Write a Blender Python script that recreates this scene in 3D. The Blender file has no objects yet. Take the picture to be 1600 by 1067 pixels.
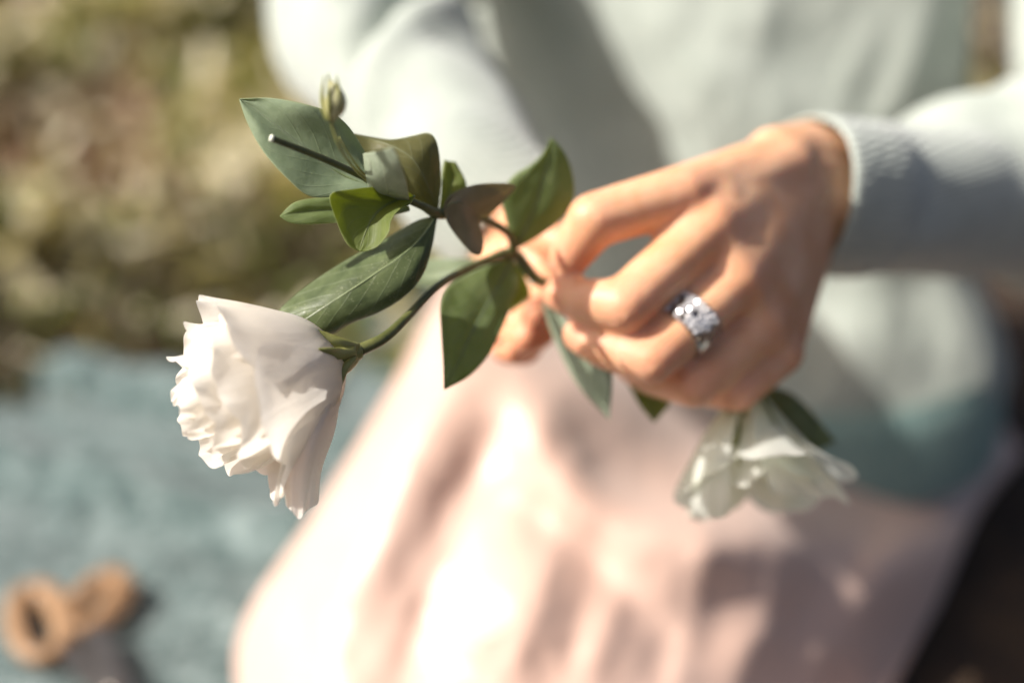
import bpy, math, random
import numpy as np
from mathutils import Vector, noise

random.seed(7); np.random.seed(7)
scene = bpy.context.scene
COL = scene.collection
R = math.radians

# ------------------------------------------------------------------ camera
CAM_H, PITCH, LENS = 0.56, 25.0, 50.0
FPX = 1600 * LENS / 36.0
cam_d = bpy.data.cameras.new('camera'); cam = bpy.data.objects.new('camera', cam_d); COL.objects.link(cam)
cam.location = (0, 0, CAM_H); cam.rotation_euler = (R(90 - PITCH), 0, 0)
cam_d.lens = LENS; cam_d.sensor_width = 36; cam_d.clip_start = 0.02; cam_d.clip_end = 200
cam_d.dof.use_dof = True; cam_d.dof.focus_distance = 0.527; cam_d.dof.aperture_fstop = 1.95
scene.camera = cam

# ------------------------------------------------------------------ light
SUN_EL, SUN_AZ = 43.0, 11.0      # azimuth measured from image-left towards the camera
ts = Vector((-math.cos(R(SUN_EL)) * math.cos(R(SUN_AZ)), -math.cos(R(SUN_EL)) * math.sin(R(SUN_AZ)), math.sin(R(SUN_EL))))
world = bpy.data.worlds.new('World'); scene.world = world; world.use_nodes = True
wn = world.node_tree.nodes; wl = world.node_tree.links
sky = wn.new('ShaderNodeTexSky'); sky.sky_type = 'NISHITA'; sky.sun_disc = False
sky.sun_elevation = R(SUN_EL); sky.sun_rotation = math.atan2(ts.x, ts.y)
sky.dust_density = 5.0; sky.air_density = 0.6; sky.ozone_density = 0.0
wl.new(sky.outputs[0], wn['Background'].inputs[0]); wn['Background'].inputs[1].default_value = 0.095
sd = bpy.data.lights.new('sun', 'SUN'); sd.energy = 5.0; sd.angle = R(0.53); sd.color = (1.0, 0.95, 0.89)
sun = bpy.data.objects.new('sun', sd); COL.objects.link(sun)
sun.rotation_euler = ts.to_track_quat('Z', 'Y').to_euler(); sun.location = (-2, -0.5, 2)
vs = scene.view_settings
vs.view_transform = 'Standard'; vs.look = 'None'; vs.exposure = 0.42; vs.gamma = 1.0; vs.use_curve_mapping = False
scene.cycles.max_bounces = 10; scene.cycles.transmission_bounces = 8; scene.cycles.use_denoising = True

# ------------------------------------------------------------------ helpers
FWD = Vector((0, math.cos(R(PITCH)), -math.sin(R(PITCH))))
UP = Vector((0, math.sin(R(PITCH)), math.cos(R(PITCH))))
RT = Vector((1, 0, 0)); CAM = Vector((0, 0, CAM_H))

def P(px, py, Z):
    return CAM + RT * ((px - 800) / FPX * Z) + UP * (-(py - 533.5) / FPX * Z) + FWD * Z

def cdir(x, y, z):        # direction: right, up, towards the lens
    return (RT * x + UP * y - FWD * z).normalized()

def catmull(pts, t):
    """pts: array (n,k); uniform in chord length; t in 0..1"""
    pts = np.asarray(pts, float); n = len(pts)
    if n == 2: return pts[0] * (1 - t) + pts[1] * t
    d = np.maximum(np.linalg.norm(np.diff(pts[:, :2] if pts.shape[1] == 3 else pts, axis=0), axis=1), 1e-9) ** 0.7
    k = np.concatenate([[0], np.cumsum(d)]); k /= k[-1]
    i = min(max(int(np.searchsorted(k, t, side='right') - 1), 0), n - 2)
    h = k[i + 1] - k[i]; x = (t - k[i]) / h
    def tang(j):
        if j == 0: return (pts[1] - pts[0]) / (k[1] - k[0])
        if j == n - 1: return (pts[-1] - pts[-2]) / (k[-1] - k[-2])
        return (pts[j + 1] - pts[j - 1]) / (k[j + 1] - k[j - 1])
    m0, m1 = tang(i) * h, tang(i + 1) * h
    return ((2*x**3 - 3*x**2 + 1) * pts[i] + (x**3 - 2*x**2 + x) * m0 + (-2*x**3 + 3*x**2) * pts[i+1] + (x**3 - x**2) * m1)

def link(name, verts, faces, mat, parent=None, uv=None, smooth=True, loc=None):
    me = bpy.data.meshes.new(name)
    me.from_pydata([tuple(v) for v in verts], [], faces); me.update()
    if uv is not None:
        lay = me.uv_layers.new(name='UVMap')
        for l in me.loops: lay.data[l.index].uv = uv[l.vertex_index]
    if smooth: me.polygons.foreach_set('use_smooth', [True] * len(me.polygons))
    o = bpy.data.objects.new(name, me); COL.objects.link(o)
    if mat: me.materials.append(mat)
    if parent:
        o.parent = parent
        o.matrix_parent_inverse = root_matrix(parent).inverted()
    return o

def root_matrix(o):
    from mathutils import Matrix
    m = Matrix.Translation(o.location)
    return m if o.parent is None else root_matrix(o.parent) @ o.matrix_parent_inverse @ m

def empty(name, loc, label, cat, group=None):
    o = bpy.data.objects.new(name, None); COL.objects.link(o); o.location = loc
    o.empty_display_size = 0.02
    o['label'] = label; o['category'] = cat
    if group: o['group'] = group
    return o

def tag(o, label=None, cat=None, kind=None, group=None):
    if label: o['label'] = label
    if cat: o['category'] = cat
    if kind: o['kind'] = kind
    if group: o['group'] = group
    return o

def solidify(o, t, offset=0.0):
    m = o.modifiers.new('thickness', 'SOLIDIFY'); m.thickness = t; m.offset = offset; m.use_even_offset = False
    return o

def subsurf(o, n=1):
    m = o.modifiers.new('subdivision', 'SUBSURF'); m.levels = n; m.render_levels = n
    return o

def grid_faces(n, m, wrap=False):
    f = []
    for i in range(n - 1):
        for j in range(m if wrap else m - 1):
            k = (j + 1) % m
            f.append((i * m + j, i * m + k, (i + 1) * m + k, (i + 1) * m + j))
    return f

def tube_geo(path, rad, nseg=40, m=12, off=0):
    """path: list of world points, rad: list of radii (control) -> verts, faces with closed ends"""
    pts = np.array([list(p) for p in path]); rr = np.array(rad, float)[:, None]
    data = np.hstack([pts, rr])
    S = [catmull(data, i / (nseg - 1)) for i in range(nseg)]
    C = [Vector(s[:3]) for s in S]; V = []; F = []
    t0 = (C[1] - C[0]).normalized(); nrm = t0.orthogonal().normalized()
    for i in range(nseg):
        t = (C[min(i + 1, nseg - 1)] - C[max(i - 1, 0)]).normalized()
        nrm = (nrm - t * nrm.dot(t)).normalized(); b = t.cross(nrm)
        for j in range(m):
            a = 2 * math.pi * j / m
            V.append(C[i] + (nrm * math.cos(a) + b * math.sin(a)) * S[i][3])
    F = [tuple(x + off for x in f) for f in grid_faces(nseg, m, True)]
    F.append(tuple(off + j for j in reversed(range(m)))); F.append(tuple(off + (nseg - 1) * m + j for j in range(m)))
    return V, F

def tube(name, path, rad, mat, parent=None, nseg=40, m=12):
    V, F = tube_geo(path, rad, nseg, m)
    return link(name, V, F, mat, parent)

# ------------------------------------------------------------------ materials
def mat_new(name):
    m = bpy.data.materials.new(name); m.use_nodes = True
    nt = m.node_tree; b = nt.nodes['Principled BSDF']
    return m, nt, b

def N(nt, typ, **kw):
    n = nt.nodes.new(typ)
    for k, v in kw.items(): setattr(n, k, v)
    return n

def rgb(h):  # sRGB 0-255 -> linear
    return tuple(((c / 255) / 12.92 if c / 255 < 0.04045 else ((c / 255 + 0.055) / 1.055) ** 2.4) for c in h) + (1,)

def ramp(nt, fac, stops):
    r = N(nt, 'ShaderNodeValToRGB'); e = r.color_ramp.elements
    while len(e) < len(stops): e.new(0.5)
    for x, (p, c) in zip(e, stops): x.position = p; x.color = c
    nt.links.new(fac, r.inputs[0]); return r.outputs[0]

def noise_tex(nt, scale, detail=4, rough=0.55, coord='Object', dist=0.0):
    tc = N(nt, 'ShaderNodeTexCoord'); n = N(nt, 'ShaderNodeTexNoise')
    n.inputs['Scale'].default_value = scale; n.inputs['Detail'].default_value = detail
    n.inputs['Roughness'].default_value = rough; n.inputs['Distortion'].default_value = dist
    nt.links.new(tc.outputs[coord], n.inputs['Vector']); return n.outputs['Fac']

def bump(nt, b, height, strength, dist):
    bm = N(nt, 'ShaderNodeBump'); bm.inputs['Strength'].default_value = strength; bm.inputs['Distance'].default_value = dist
    nt.links.new(height, bm.inputs['Height']); nt.links.new(bm.outputs[0], b.inputs['Normal']); return bm

def math_node(nt, op, a, b=None, clamp=False):
    n = N(nt, 'ShaderNodeMath', operation=op); n.use_clamp = clamp
    for i, v in enumerate((a, b)):
        if v is None: continue
        if isinstance(v, (int, float)): n.inputs[i].default_value = v
        else: nt.links.new(v, n.inputs[i])
    return n.outputs[0]

def leaf_mat(name, dark, light, trans, vein, tw=0.3, rough=0.38, mottled=0.0):
    m, nt, b = mat_new(name); L = nt.links
    uvn = N(nt, 'ShaderNodeUVMap'); sep = N(nt, 'ShaderNodeSeparateXYZ'); L.new(uvn.outputs[0], sep.inputs[0])
    u, v = sep.outputs[0], sep.outputs[1]
    av = math_node(nt, 'ABSOLUTE', math_node(nt, 'SUBTRACT', v, 0.5))
    # side veins: stripes running forward from the midrib
    nz = noise_tex(nt, 60, 3, 0.5, 'Object')
    s = math_node(nt, 'ADD', math_node(nt, 'SUBTRACT', u, math_node(nt, 'MULTIPLY', av, 0.75)), math_node(nt, 'MULTIPLY', nz, 0.05))
    w = math_node(nt, 'ABSOLUTE', math_node(nt, 'SINE', math_node(nt, 'MULTIPLY', s, 23.0)))
    side = math_node(nt, 'POWER', math_node(nt, 'SUBTRACT', 1.0, w), 7.0)
    mid = math_node(nt, 'POWER', math_node(nt, 'SUBTRACT', 1.0, math_node(nt, 'MULTIPLY', av, 2.0), True), 45.0)
    vn = math_node(nt, 'ADD', math_node(nt, 'MULTIPLY', side, 0.35), mid, True)
    n1 = noise_tex(nt, 95, 6, 0.65, 'Object', 0.6)
    base = ramp(nt, n1, [(0.3, dark), (0.72, light)])
    mx = N(nt, 'ShaderNodeMixRGB'); L.new(math_node(nt, 'MULTIPLY', vn, 0.55), mx.inputs[0]); L.new(base, mx.inputs[1]); mx.inputs[2].default_value = vein
    col = mx.outputs[0]
    # pale leaf margin
    edge = math_node(nt, 'POWER', math_node(nt, 'MULTIPLY', av, 2.0), 40.0)
    mx2 = N(nt, 'ShaderNodeMixRGB'); L.new(math_node(nt, 'MULTIPLY', edge, 0.6), mx2.inputs[0]); L.new(col, mx2.inputs[1]); mx2.inputs[2].default_value = vein
    col = mx2.outputs[0]
    if mottled:
        vo = N(nt, 'ShaderNodeTexVoronoi'); vo.inputs['Scale'].default_value = 850
        tc = N(nt, 'ShaderNodeTexCoord'); L.new(tc.outputs['Object'], vo.inputs['Vector'])
        sp = math_node(nt, 'LESS_THAN', vo.outputs['Distance'], 0.26)
        n2 = noise_tex(nt, 220, 3, 0.6)
        spm = math_node(nt, 'MULTIPLY', sp, math_node(nt, 'GREATER_THAN', n2, 0.52))
        mx3 = N(nt, 'ShaderNodeMixRGB'); L.new(math_node(nt, 'MULTIPLY', spm, mottled), mx3.inputs[0]); L.new(col, mx3.inputs[1]); mx3.inputs[2].default_value = rgb((165, 168, 130))
        col = mx3.outputs[0]
    L.new(col, b.inputs['Base Color'])
    rr = ramp(nt, noise_tex(nt, 160, 4, 0.7), [(0.3, (rough - 0.1,) * 3 + (1,)), (0.75, (rough + 0.18,) * 3 + (1,))]); L.new(rr, b.inputs['Roughness'])
    b.inputs['Specular IOR Level'].default_value = 0.35
    hgt = math_node(nt, 'ADD', math_node(nt, 'MULTIPLY', vn, 0.7), math_node(nt, 'MULTIPLY', noise_tex(nt, 330, 5, 0.6), 0.6))
    bm = bump(nt, b, hgt, 0.5, 0.0006)
    tr = N(nt, 'ShaderNodeBsdfTranslucent'); mxt = N(nt, 'ShaderNodeMixRGB'); mxt.inputs[1].default_value = trans; mxt.inputs[2].default_value = dark
    L.new(math_node(nt, 'MULTIPLY', vn, 0.35), mxt.inputs[0]); L.new(mxt.outputs[0], tr.inputs[0]); L.new(bm.outputs[0], tr.inputs['Normal'])
    ms = N(nt, 'ShaderNodeMixShader'); ms.inputs[0].default_value = tw
    L.new(b.outputs[0], ms.inputs[1]); L.new(tr.outputs[0], ms.inputs[2]); L.new(ms.outputs[0], nt.nodes['Material Output'].inputs[0])
    return m

def petal_mat(name, base, tint, trans, tw=0.4):
    m, nt, b = mat_new(name); L = nt.links
    uvn = N(nt, 'ShaderNodeUVMap'); sep = N(nt, 'ShaderNodeSeparateXYZ'); L.new(uvn.outputs[0], sep.inputs[0])
    fine = N(nt, 'ShaderNodeTexNoise'); mp = N(nt, 'ShaderNodeMapping'); mp.inputs['Scale'].default_value = (3, 60, 1)
    L.new(uvn.outputs[0], mp.inputs[0]); L.new(mp.outputs[0], fine.inputs['Vector']); fine.inputs['Scale'].default_value = 1.0; fine.inputs['Detail'].default_value = 3
    g = ramp(nt, sep.outputs[0], [(0.05, tint), (0.42, base)])
    L.new(g, b.inputs['Base Color']); b.inputs['Roughness'].default_value = 0.55
    b.inputs['Sheen Weight'].default_value = 0.12
    bm = bump(nt, b, math_node(nt, 'ADD', fine.outputs['Fac'], math_node(nt, 'MULTIPLY', noise_tex(nt, 140, 3), 1.2)), 0.35, 0.0007)
    tr = N(nt, 'ShaderNodeBsdfTranslucent'); tr.inputs[0].default_value = trans; L.new(bm.outputs[0], tr.inputs['Normal'])
    ms = N(nt, 'ShaderNodeMixShader'); ms.inputs[0].default_value = tw
    L.new(b.outputs[0], ms.inputs[1]); L.new(tr.outputs[0], ms.inputs[2]); L.new(ms.outputs[0], nt.nodes['Material Output'].inputs[0])
    return m

def simple_mat(name, c1, c2, scale, rough=0.5, bump_s=0.2, bump_d=0.001, metallic=0.0):
    m, nt, b = mat_new(name)
    n = noise_tex(nt, scale, 5, 0.6)
    nt.links.new(ramp(nt, n, [(0.3, c1), (0.7, c2)]), b.inputs['Base Color'])
    b.inputs['Roughness'].default_value = rough; b.inputs['Metallic'].default_value = metallic
    bump(nt, b, noise_tex(nt, scale * 3, 5, 0.6), bump_s, bump_d)
    return m

VEIN = rgb((176, 184, 146))
M_leaf = leaf_mat('leaf_green', rgb((100, 116, 72)), rgb((140, 154, 110)), rgb((185, 200, 95)), VEIN, 0.42, 0.46)
M_leaf_grey = leaf_mat('leaf_grey_green', rgb((124, 141, 114)), rgb((166, 181, 150)), rgb((192, 204, 134)), VEIN, 0.35, 0.45)
M_leaf_bright = leaf_mat('leaf_bright', rgb((102, 116, 63)), rgb((135, 146, 88)), rgb((187, 196, 84)), VEIN, 0.5, 0.45)
M_leaf_dark = leaf_mat('leaf_dark', rgb((70, 83, 51)), rgb((113, 125, 84)), rgb((138, 149, 72)), rgb((163, 173, 136)), 0.28, 0.38, 0.4)
M_leaf_brown = leaf_mat('leaf_bronze', rgb((138, 132, 104)), rgb((164, 156, 130)), rgb((184, 172, 128)), rgb((190, 180, 150)), 0.42, 0.45)
M_leaf_pale = leaf_mat('leaf_pale_underside', rgb((150, 164, 136)), rgb((182, 192, 168)), rgb((150, 162, 100)), VEIN, 0.25, 0.5)
M_leaf_olive = leaf_mat('leaf_olive', rgb((91, 91, 56)), rgb((125, 123, 82)), rgb((179, 179, 91)), VEIN, 0.42, 0.45)
M_rib = simple_mat('midrib', rgb((104, 118, 76)), rgb((134, 146, 102)), 200, 0.5)
M_stem = simple_mat('stem_green', rgb((70, 76, 38)), rgb((106, 108, 60)), 150, 0.4, 0.3, 0.0006)
M_stem_dark = simple_mat('stem_dark', rgb((58, 64, 34)), rgb((84, 88, 50)), 150, 0.42, 0.3, 0.0006)
M_cut = simple_mat('stem_cut', rgb((206, 212, 186)), rgb((232, 234, 216)), 300, 0.5)
M_calyx = simple_mat('calyx_green', rgb((118, 122, 60)), rgb((152, 150, 88)), 150, 0.45)
M_bud = simple_mat('bud', rgb((168, 162, 112)), rgb((196, 194, 146)), 200, 0.5)
M_petal = petal_mat('petal_white', rgb((248, 244, 236)), rgb((232, 228, 204)), rgb((252, 247, 238)), 0.55)
M_petal2 = petal_mat('petal_greenish', rgb((244, 245, 236)), rgb((206, 214, 176)), rgb((240, 243, 226)), 0.55)

def skin_mat():
    m, nt, b = mat_new('skin'); L = nt.links
    n = noise_tex(nt, 45, 5, 0.6)
    att = N(nt, 'ShaderNodeAttribute'); att.attribute_name = 'redness'
    mxr = N(nt, 'ShaderNodeMixRGB'); mxr.inputs[2].default_value = rgb((222, 142, 112))
    L.new(math_node(nt, 'MULTIPLY', att.outputs['Fac'], 0.7), mxr.inputs[0])
    L.new(ramp(nt, n, [(0.3, rgb((218, 158, 114))), (0.7, rgb((238, 192, 156)))]), mxr.inputs[1]); L.new(mxr.outputs[0], b.inputs['Base Color'])
    b.inputs['Roughness'].default_value = 0.48; b.inputs['Specular IOR Level'].default_value = 0.45
    b.inputs['Subsurface Weight'].default_value = 0.4; b.inputs['Subsurface Radius'].default_value = (1.0, 0.32, 0.12)
    b.inputs['Subsurface Scale'].default_value = 0.008
    bump(nt, b, math_node(nt, 'ADD', noise_tex(nt, 420, 4, 0.6), noise_tex(nt, 120, 4, 0.6)), 0.3, 0.0008)
    return m
M_skin = skin_mat()
M_nail = simple_mat('nail', rgb((226, 178, 156)), rgb((236, 196, 178)), 80, 0.18, 0.05)

def knit_mat(name, c1, c2, axis_scale=(0, 0, 0), kind='plain'):
    m, nt, b = mat_new(name); L = nt.links
    n = noise_tex(nt, 30, 6, 0.65)
    L.new(ramp(nt, n, [(0.3, c1), (0.7, c2)]), b.inputs['Base Color'])
    b.inputs['Roughness'].default_value = 0.9; b.inputs['Sheen Weight'].default_value = 0.35; b.inputs['Sheen Roughness'].default_value = 0.5
    tc = N(nt, 'ShaderNodeTexCoord')
    w = N(nt, 'ShaderNodeTexWave'); w.wave_type = 'BANDS'; w.bands_direction = 'Z'
    w.inputs['Scale'].default_value = 120; w.inputs['Distortion'].default_value = 1.2; w.inputs['Detail'].default_value = 2; w.inputs['Detail Scale'].default_value = 2
    L.new(tc.outputs['Object'], w.inputs['Vector'])
    bump(nt, b, math_node(nt, 'ADD', w.outputs['Fac'], math_node(nt, 'MULTIPLY', noise_tex(nt, 500, 3, 0.7), 0.8)), 0.4, 0.0011)
    return m
M_knit = knit_mat('sage_knit', rgb((160, 168, 158)), rgb((180, 187, 177)))
M_rib_knit = knit_mat('sage_rib_knit', rgb((116, 146, 141)), rgb((140, 167, 160)))

def silk_mat():
    m, nt, b = mat_new('blush_satin'); L = nt.links
    n = noise_tex(nt, 9, 4, 0.6)
    L.new(ramp(nt, n, [(0.3, rgb((206, 172, 154))), (0.7, rgb((214, 184, 168)))]), b.inputs['Base Color'])
    b.inputs['Roughness'].default_value = 0.42; b.inputs['Sheen Weight'].default_value = 0.3
    bump(nt, b, noise_tex(nt, 60, 5, 0.6), 0.25, 0.003)
    return m
M_silk = silk_mat()

def blanket_mat():
    m, nt, b = mat_new('teal_wool'); L = nt.links
    n = noise_tex(nt, 55, 6, 0.75, 'Object', 0.4); n2 = noise_tex(nt, 260, 3, 0.7)
    f = math_node(nt, 'ADD', math_node(nt, 'MULTIPLY', n, 0.65), math_node(nt, 'MULTIPLY', n2, 0.35))
    L.new(ramp(nt, f, [(0.40, rgb((38, 56, 54))), (0.5, rgb((74, 96, 94))), (0.60, rgb((142, 156, 153)))]), b.inputs['Base Color'])
    b.inputs['Roughness'].default_value = 0.95; b.inputs['Sheen Weight'].default_value = 0.3
    bump(nt, b, f, 0.9, 0.006)
    return m
M_blanket = blanket_mat()
M_soil = simple_mat('soil', rgb((44, 32, 22)), rgb((74, 56, 38)), 18, 0.95, 0.9, 0.02)
M_handle = simple_mat('tan_handle', rgb((140, 108, 76)), rgb((166, 132, 98)), 40, 0.45, 0.15)
M_steel = simple_mat('dull_steel', rgb((110, 104, 98)), rgb((140, 134, 126)), 60, 0.4, 0.1, 0.0005, 0.8)
M_silver = simple_mat('silver', rgb((190, 188, 190)), rgb((220, 218, 220)), 120, 0.22, 0.1, 0.0005, 1.0)
m, nt, b = mat_new('ring_stone'); b.inputs['Base Color'].default_value = rgb((232, 230, 228)); b.inputs['Roughness'].default_value = 0.15
b.inputs['Metallic'].default_value = 0.35; M_stone = m
m, nt, b = mat_new('ring_dark'); b.inputs['Base Color'].default_value = rgb((70, 62, 54)); b.inputs['Roughness'].default_value = 0.35
b.inputs['Metallic'].default_value = 0.9; M_oxid = m

# ------------------------------------------------------------------ setting: ground, undergrowth
def fbm(x, y, s, z=0.0, o=4):
    return noise.fractal(Vector((x * s, y * s, z)), 1.0, 2.0, o)

def ground_h(x, y):
    far = min(max((y - 1.35) / 0.6, 0), 1)
    return far * (0.05 * fbm(x, y, 1.6, 3.1) + 0.012 * fbm(x, y, 7, 1.0)) - (1 - far) * 0.0

n = 140
V = []; 
for i in range(n):
    for j in range(n):
        a = (i / (n - 1) * 2 - 1); c = (j / (n - 1) * 2 - 1)
        x = 30 * a * abs(a) ** 1.6; y = 1.0 + 30 * c * abs(c) ** 1.6
        V.append((x, y, ground_h(x, y) - 0.004))
tag(link('ground', V, grid_faces(n, n), M_soil), kind='structure')

def leafstuff(name, count, mats, size, region, dens, hmax, seed, label, cat, lean=0.9, narrow=0.45):
    rng = random.Random(seed); V = []; F = []; MI = []
    (x0, x1, y0, y1) = region; made = 0; tries = 0
    while made < count and tries < count * 12:
        tries += 1
        x = rng.uniform(x0, x1); y = y0 + (y1 - y0) * rng.random() ** 1.15
        d = dens(x, y)
        if rng.random() > d: continue
        h = hmax * (0.15 + 0.85 * d) * rng.random()
        c = Vector((x, y, ground_h(x, y) + h))
        l = size * rng.uniform(0.6, 1.5); w = l * narrow * rng.uniform(0.7, 1.3)
        az = rng.uniform(0, 2 * math.pi); tilt = rng.gauss(0, lean)
        t = Vector((math.cos(az) * math.cos(tilt), math.sin(az) * math.cos(tilt), math.sin(tilt)))
        s = t.cross(Vector((0, 0, 1)));
        if s.length < 0.05: s = Vector((1, 0, 0))
        s.normalize(); nn = s.cross(t); roll = rng.gauss(0, 0.7); s = s * math.cos(roll) + nn * math.sin(roll); nn = s.cross(t)
        k = len(V)
        V += [c - t * l * .5, c - t * l * .12 + s * w * .5 - nn * w * .12, c + t * l * .5 - nn * l * .1, c - t * l * .12 - s * w * .5 - nn * w * .12, c + t * l * .05 + nn * w * .05]
        F += [(k, k + 1, k + 4), (k + 1, k + 2, k + 4), (k + 2, k + 3, k + 4), (k + 3, k, k + 4)]
        mi = rng.choices(range(len(mats)), [m[1] for m in mats])[0]; MI += [mi] * 4; made += 1
    o = link(name, V, F, None, smooth=False)
    for m_, _ in mats: o.data.materials.append(m_)
    o.data.polygons.foreach_set('material_index', MI)
    return tag(o, label, cat, 'stuff')

def bgleaf(name, c, t, tw=0.35, rough=0.35):
    m, nt, b = mat_new(name); b.inputs['Base Color'].default_value = c; b.inputs['Roughness'].default_value = rough
    tr = N(nt, 'ShaderNodeBsdfTranslucent'); tr.inputs[0].default_value = t
    ms = N(nt, 'ShaderNodeMixShader'); ms.inputs[0].default_value = tw
    nt.links.new(b.outputs[0], ms.inputs[1]); nt.links.new(tr.outputs[0], ms.inputs[2]); nt.links.new(ms.outputs[0], nt.nodes['Material Output'].inputs[0])
    return m
B1 = bgleaf('undergrowth_olive', rgb((172, 158, 98)), rgb((182, 168, 88)))
B2 = bgleaf('undergrowth_green', rgb((104, 114, 50)), rgb((136, 146, 52)))
B3 = bgleaf('undergrowth_pale', rgb((222, 212, 178)), rgb((214, 204, 156)), .35, .42)
B4 = bgleaf('litter_tan', rgb((176, 148, 112)), rgb((170, 136, 92)), 0.2)
B5 = bgleaf('litter_brown', rgb((112, 84, 56)), rgb((110, 80, 48)), 0.15)

def dens(x, y):
    # bare strip giving the dark shade beside the blanket, then low plants with gaps
    edge = 1.30 + 0.55 * min(max(x + .5, -.4), .35) + 0.09 * fbm(x, y, 3)
    band = min(max((y - edge) / 0.08, 0), 1)
    gap = fbm(x + 3.7, y * 0.6, 3.0, 9.0, 3)
    g = min(max(0.50 + 2.8 * gap, 0.01), 1)
    for (gx, gy, sx, sy) in ((-.62, 1.62, .10, .07), (-.41, 1.64, .10, .06), (-.30, 2.1, .10, .12), (-.85, 2.5, .12, .2)):
        g *= 1 - .95 * math.exp(-((x - gx) / sx) ** 2 - ((y - gy) / sy) ** 2)
    d = 0.10 * (1 - band) + 0.05 + 0.93 * band * g
    if x > 0.15: d *= 0.06
    return d
leafstuff('undergrowth', 12000, [(B1, 4), (B2, 3.6), (B3, 4)], 0.062, (-2.0, 1.8, 1.12, 4.2), dens, 0.12, 3, 'blurred olive green low plants growing beyond the blanket', 'undergrowth')
leafstuff('leaf_litter', 4500, [(B4, 3), (B5, 4), (B3, 1)], 0.05, (-2.0, 1.8, 1.14, 4.2), lambda x, y: (0.04 if y < 1.34 + .5 * (x + .5) else max(0.25, .8 - dens(x, y))) * (0.1 if x > .15 else 1), 0.02, 5, 'blurred tan and brown dry leaves scattered on the soil', 'leaf litter', 0.3, 0.6)

B6 = bgleaf('verge_shaded_olive', rgb((74, 68, 34)), rgb((92, 86, 36)), 0.3, 0.6)  # dark leaf colour stands in for the shade band along the blanket edge
B7 = bgleaf('verge_brown', rgb((76, 58, 36)), rgb((70, 52, 28)), 0.2, 0.6)
def verge(x, y):
    e = 1.30 + 0.55 * min(max(x + .5, -.4), .35) + .05
    return (0.9 if y < e else max(0, .9 - (y - e) * 5)) * (0 if x > -.16 else 1) * (.55 + .6 * fbm(x, y, 5, 1.5))
leafstuff('verge_grass', 6200, [(B6, 4), (B7, 2), (B2, .5)], 0.05, (-1.6, 0.0, 1.04, 1.62), verge, 0.045, 11, 'olive and brown grass along the far blanket edge, coloured dark for its shade', 'grass', 0.7, 0.25)

# ------------------------------------------------------------------ blanket
def blanket_z(x, y):
    z = 0.004
    z += 0.034 * math.exp(-((y - (0.895 - 0.50 * (x + .25))) / 0.028) ** 2) * (0.8 + 0.6 * fbm(x, y, 5, 2))
    z += 0.030 * math.exp(-((y - (1.045 - 0.38 * (x + .25))) / 0.032) ** 2) * (0.8 + 0.6 * fbm(x, y, 4, 8))
    z += 0.012 * math.exp(-((y - (0.965 - 0.45 * (x + .25))) / 0.022) ** 2)
    z += 0.006 * fbm(x, y, 9, 4.4) + 0.003 * fbm(x, y, 34, 2.4)
    return max(z, 0.003)
n1, n2 = 150, 150; V = []
for i in range(n1):
    for j in range(n2):
        u = i / (n1 - 1); v = j / (n2 - 1)
        q_ = min(max((u - 0.715) / 0.075, 0), 1); far = 1.085 + 0.30 * q_ * q_ * (3 - 2 * q_) + 0.012 * math.sin(u * 11) + .03 * fbm(u * 3, .5, 2.2, 6.1)
        x = -1.1 + 1.28 * u - 0.10 * v * u; y = 0.30 + (far - 0.30) * v
        ez = min(u, v, 1 - u, 1 - v); V.append((x, y, blanket_z(x, y) + 0.004))
bl = link('blanket', V, grid_faces(n1, n2), M_blanket)
bl.data.flip_normals(); solidify(bl, 0.004, -1)
tag(bl, 'teal grey woven wool blanket spread on the ground under the person', 'blanket')

# ------------------------------------------------------------------ person
person = empty('person', P(1150, 800, 0.98) * 1.0, 'person in sage knit sweater and blush satin skirt holding white flowers', 'person')
person.location.z = 0.0

_ico = {}
def ico(sub):
    if sub not in _ico:
        import bmesh
        bm = bmesh.new(); bmesh.ops.create_icosphere(bm, subdivisions=sub, radius=1.0)
        _ico[sub] = (np.array([v.co[:] for v in bm.verts]), [tuple(v.index for v in f.verts) for f in bm.faces]); bm.free()
    return _ico[sub]

class Blob:
    def __init__(s): s.V = []; s.F = []; s.n = 0
    def ball(s, c, r, sub=2):
        v, f = ico(sub); s.V.append(v * r + np.array(c[:])); s.F += [tuple(i + s.n for i in t) for t in f]; s.n += len(v)
    def chain(s, pts, rad, sub=2, space=0.35):
        for (a, ra), (b, rb) in zip(zip(pts, rad), zip(pts[1:], rad[1:])):
            L = (b - a).length; k = max(int(L / (space * min(ra, rb))), 2)
            for i in range(k + 1): t = i / k; s.ball(a.lerp(b, t), ra + (rb - ra) * t, sub)
    def add(s, V, F): s.V.append(np.array([v[:] for v in V])); s.F += [tuple(i + s.n for i in f) for f in F]; s.n += len(V)
    def build(s, name, voxel, smooth_it, mat, parent, factor=0.5):
        o = link('tmp', np.vstack(s.V), s.F, None)
        r = o.modifiers.new('r', 'REMESH'); r.mode = 'VOXEL'; r.voxel_size = voxel; r.use_smooth_shade = True
        sm = o.modifiers.new('s', 'SMOOTH'); sm.factor = factor; sm.iterations = smooth_it
        dg = bpy.context.evaluated_depsgraph_get(); me = bpy.data.meshes.new_from_object(o.evaluated_get(dg)); me.name = name
        bpy.data.objects.remove(o)
        o = bpy.data.objects.new(name, me); COL.objects.link(o); me.materials.clear(); me.materials.append(mat)
        me.polygons.foreach_set('use_smooth', [True] * len(me.polygons))
        if parent: o.parent = parent; o.matrix_parent_inverse = root_matrix(parent).inverted()
        return o

mm = 0.001
body = Blob()
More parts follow.
